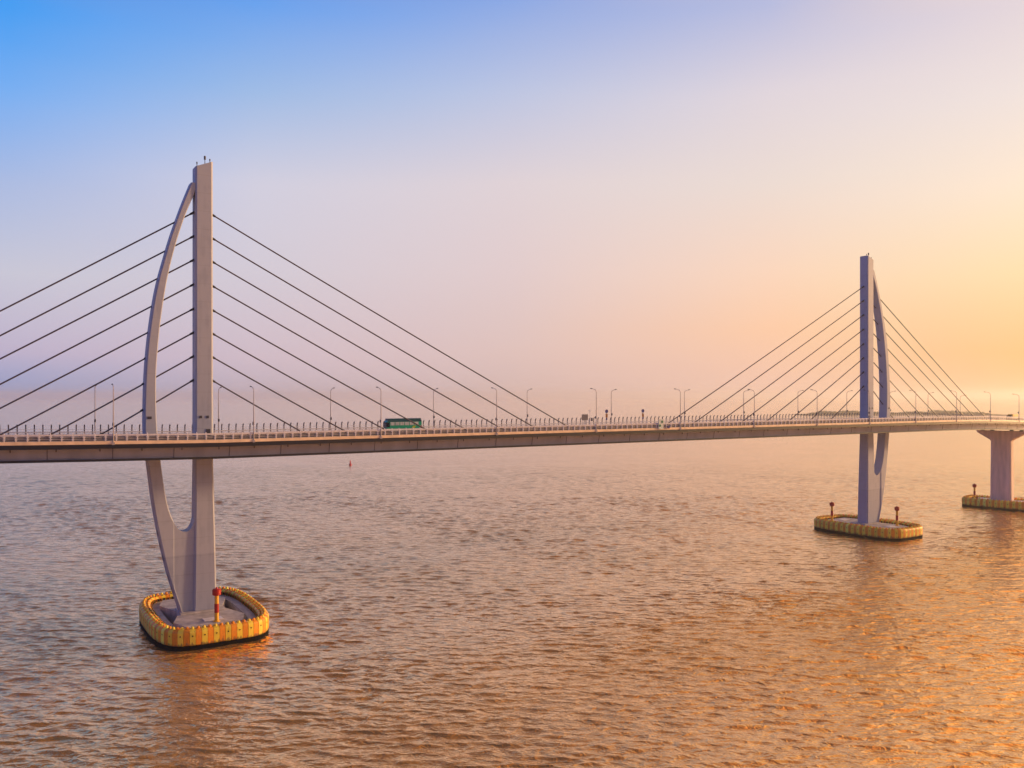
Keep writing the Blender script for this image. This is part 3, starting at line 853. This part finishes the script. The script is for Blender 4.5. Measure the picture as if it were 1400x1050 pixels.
cur = mix(step(-175, -125), rK, rB)
cur = mix(step(-85, -31), cur, rL)
cur = mix(step(-31, -17), cur, rD)
cur = mix(step(-17, 0), cur, rC)
cur = mix(step(0, 17), cur, rQ)
cur = mix(step(17, 31), cur, rR)
cur = mix(step(31, 50), cur, rS)
cur = mix(step(78, 120), cur, rK)
cmp_ = N.new('ShaderNodeMapping'); cmp_.inputs['Scale'].default_value = (1.6, 1.6, 7); L.new(tc.outputs['Generated'], cmp_.inputs[0])
cn = N.new('ShaderNodeTexNoise'); cn.inputs['Scale'].default_value = 1.3; cn.inputs['Detail'].default_value = 5; cn.inputs['Distortion'].default_value = .6
L.new(cmp_.outputs[0], cn.inputs[0])                       # the faintest veil of high cloud
cf = N.new('ShaderNodeMapRange'); cf.inputs[1].default_value = .35; cf.inputs[2].default_value = .75; cf.inputs[4].default_value = .04; L.new(cn.outputs[0], cf.inputs[0])
cm = N.new('ShaderNodeMixRGB'); L.new(cf.outputs[0], cm.inputs[0]); L.new(cur, cm.inputs[1]); cm.inputs[2].default_value = (.78, .66, .70, 1); cur = cm.outputs[0]
vm = N.new('ShaderNodeVectorMath'); vm.operation = 'SCALE'; L.new(cur, vm.inputs[0]); vm.inputs['Scale'].default_value = 10
sky = N.new('ShaderNodeTexSky'); sky.sky_type = 'NISHITA'; sky.sun_disc = False
sky.sun_elevation = SUN_EL; sky.sun_rotation = SUN_AZ; sky.dust_density = 3; sky.altitude = 50
mx = N.new('ShaderNodeMixRGB'); mx.inputs[0].default_value = .04
L.new(vm.outputs[0], mx.inputs[1]); L.new(sky.outputs[0], mx.inputs[2]); L.new(mx.outputs[0], bg.inputs[0])

sun = bpy.data.lights.new('sun', 'SUN'); sun.energy = 4.2; sun.angle = R(5); sun.color = (1., .60, .30)
so = bpy.data.objects.new('sun', sun); COL.objects.link(so)
sd = Vector((math.sin(SUN_AZ)*math.cos(SUN_EL), math.cos(SUN_AZ)*math.cos(SUN_EL), math.sin(SUN_EL)))
so.rotation_euler = sd.to_track_quat('Z', 'Y').to_euler(); so.location = sd*300

b = MB(); b.box(-16500, 16500, -700, 24500, -2, 125)
hz = b.obj('haze', []); tag(hz, kind='stuff')
hm = bpy.data.materials.new('haze_air'); hm.use_nodes = True
for nd in list(hm.node_tree.nodes): hm.node_tree.nodes.remove(nd)
ho = hm.node_tree.nodes.new('ShaderNodeOutputMaterial'); hv = hm.node_tree.nodes.new('ShaderNodeVolumePrincipled')
hm.node_tree.links.new(hv.outputs[0], ho.inputs['Volume'])
hv.inputs['Color'].default_value = (.95, .97, 1., 1); hv.inputs['Density'].default_value = .00011; hv.inputs['Anisotropy'].default_value = .75
hz.data.materials.append(hm)

# ------------------------------------------------------------------ camera and render settings
cam = bpy.data.cameras.new('camera'); co = bpy.data.objects.new('camera', cam); COL.objects.link(co)
co.location = (0, 0, CAM_Z); co.rotation_euler = (R(90), 0, 0)
cam.sensor_width = 36; cam.lens = 36*1150/1400; cam.shift_y = 16/1400
cam.clip_start = .5; cam.clip_end = 60000
scene.camera = co
scene.view_settings.view_transform = 'Standard'; scene.view_settings.look = 'None'
scene.view_settings.exposure = 0; scene.view_settings.gamma = 1
scene.render.engine = 'CYCLES'
cy = scene.cycles
cy.use_denoising = True; cy.max_bounces = 6; cy.volume_bounces = 3; cy.sample_clamp_indirect = 4; cy.sample_clamp_direct = 3
cy.use_adaptive_sampling = True; cy.adaptive_threshold = .01
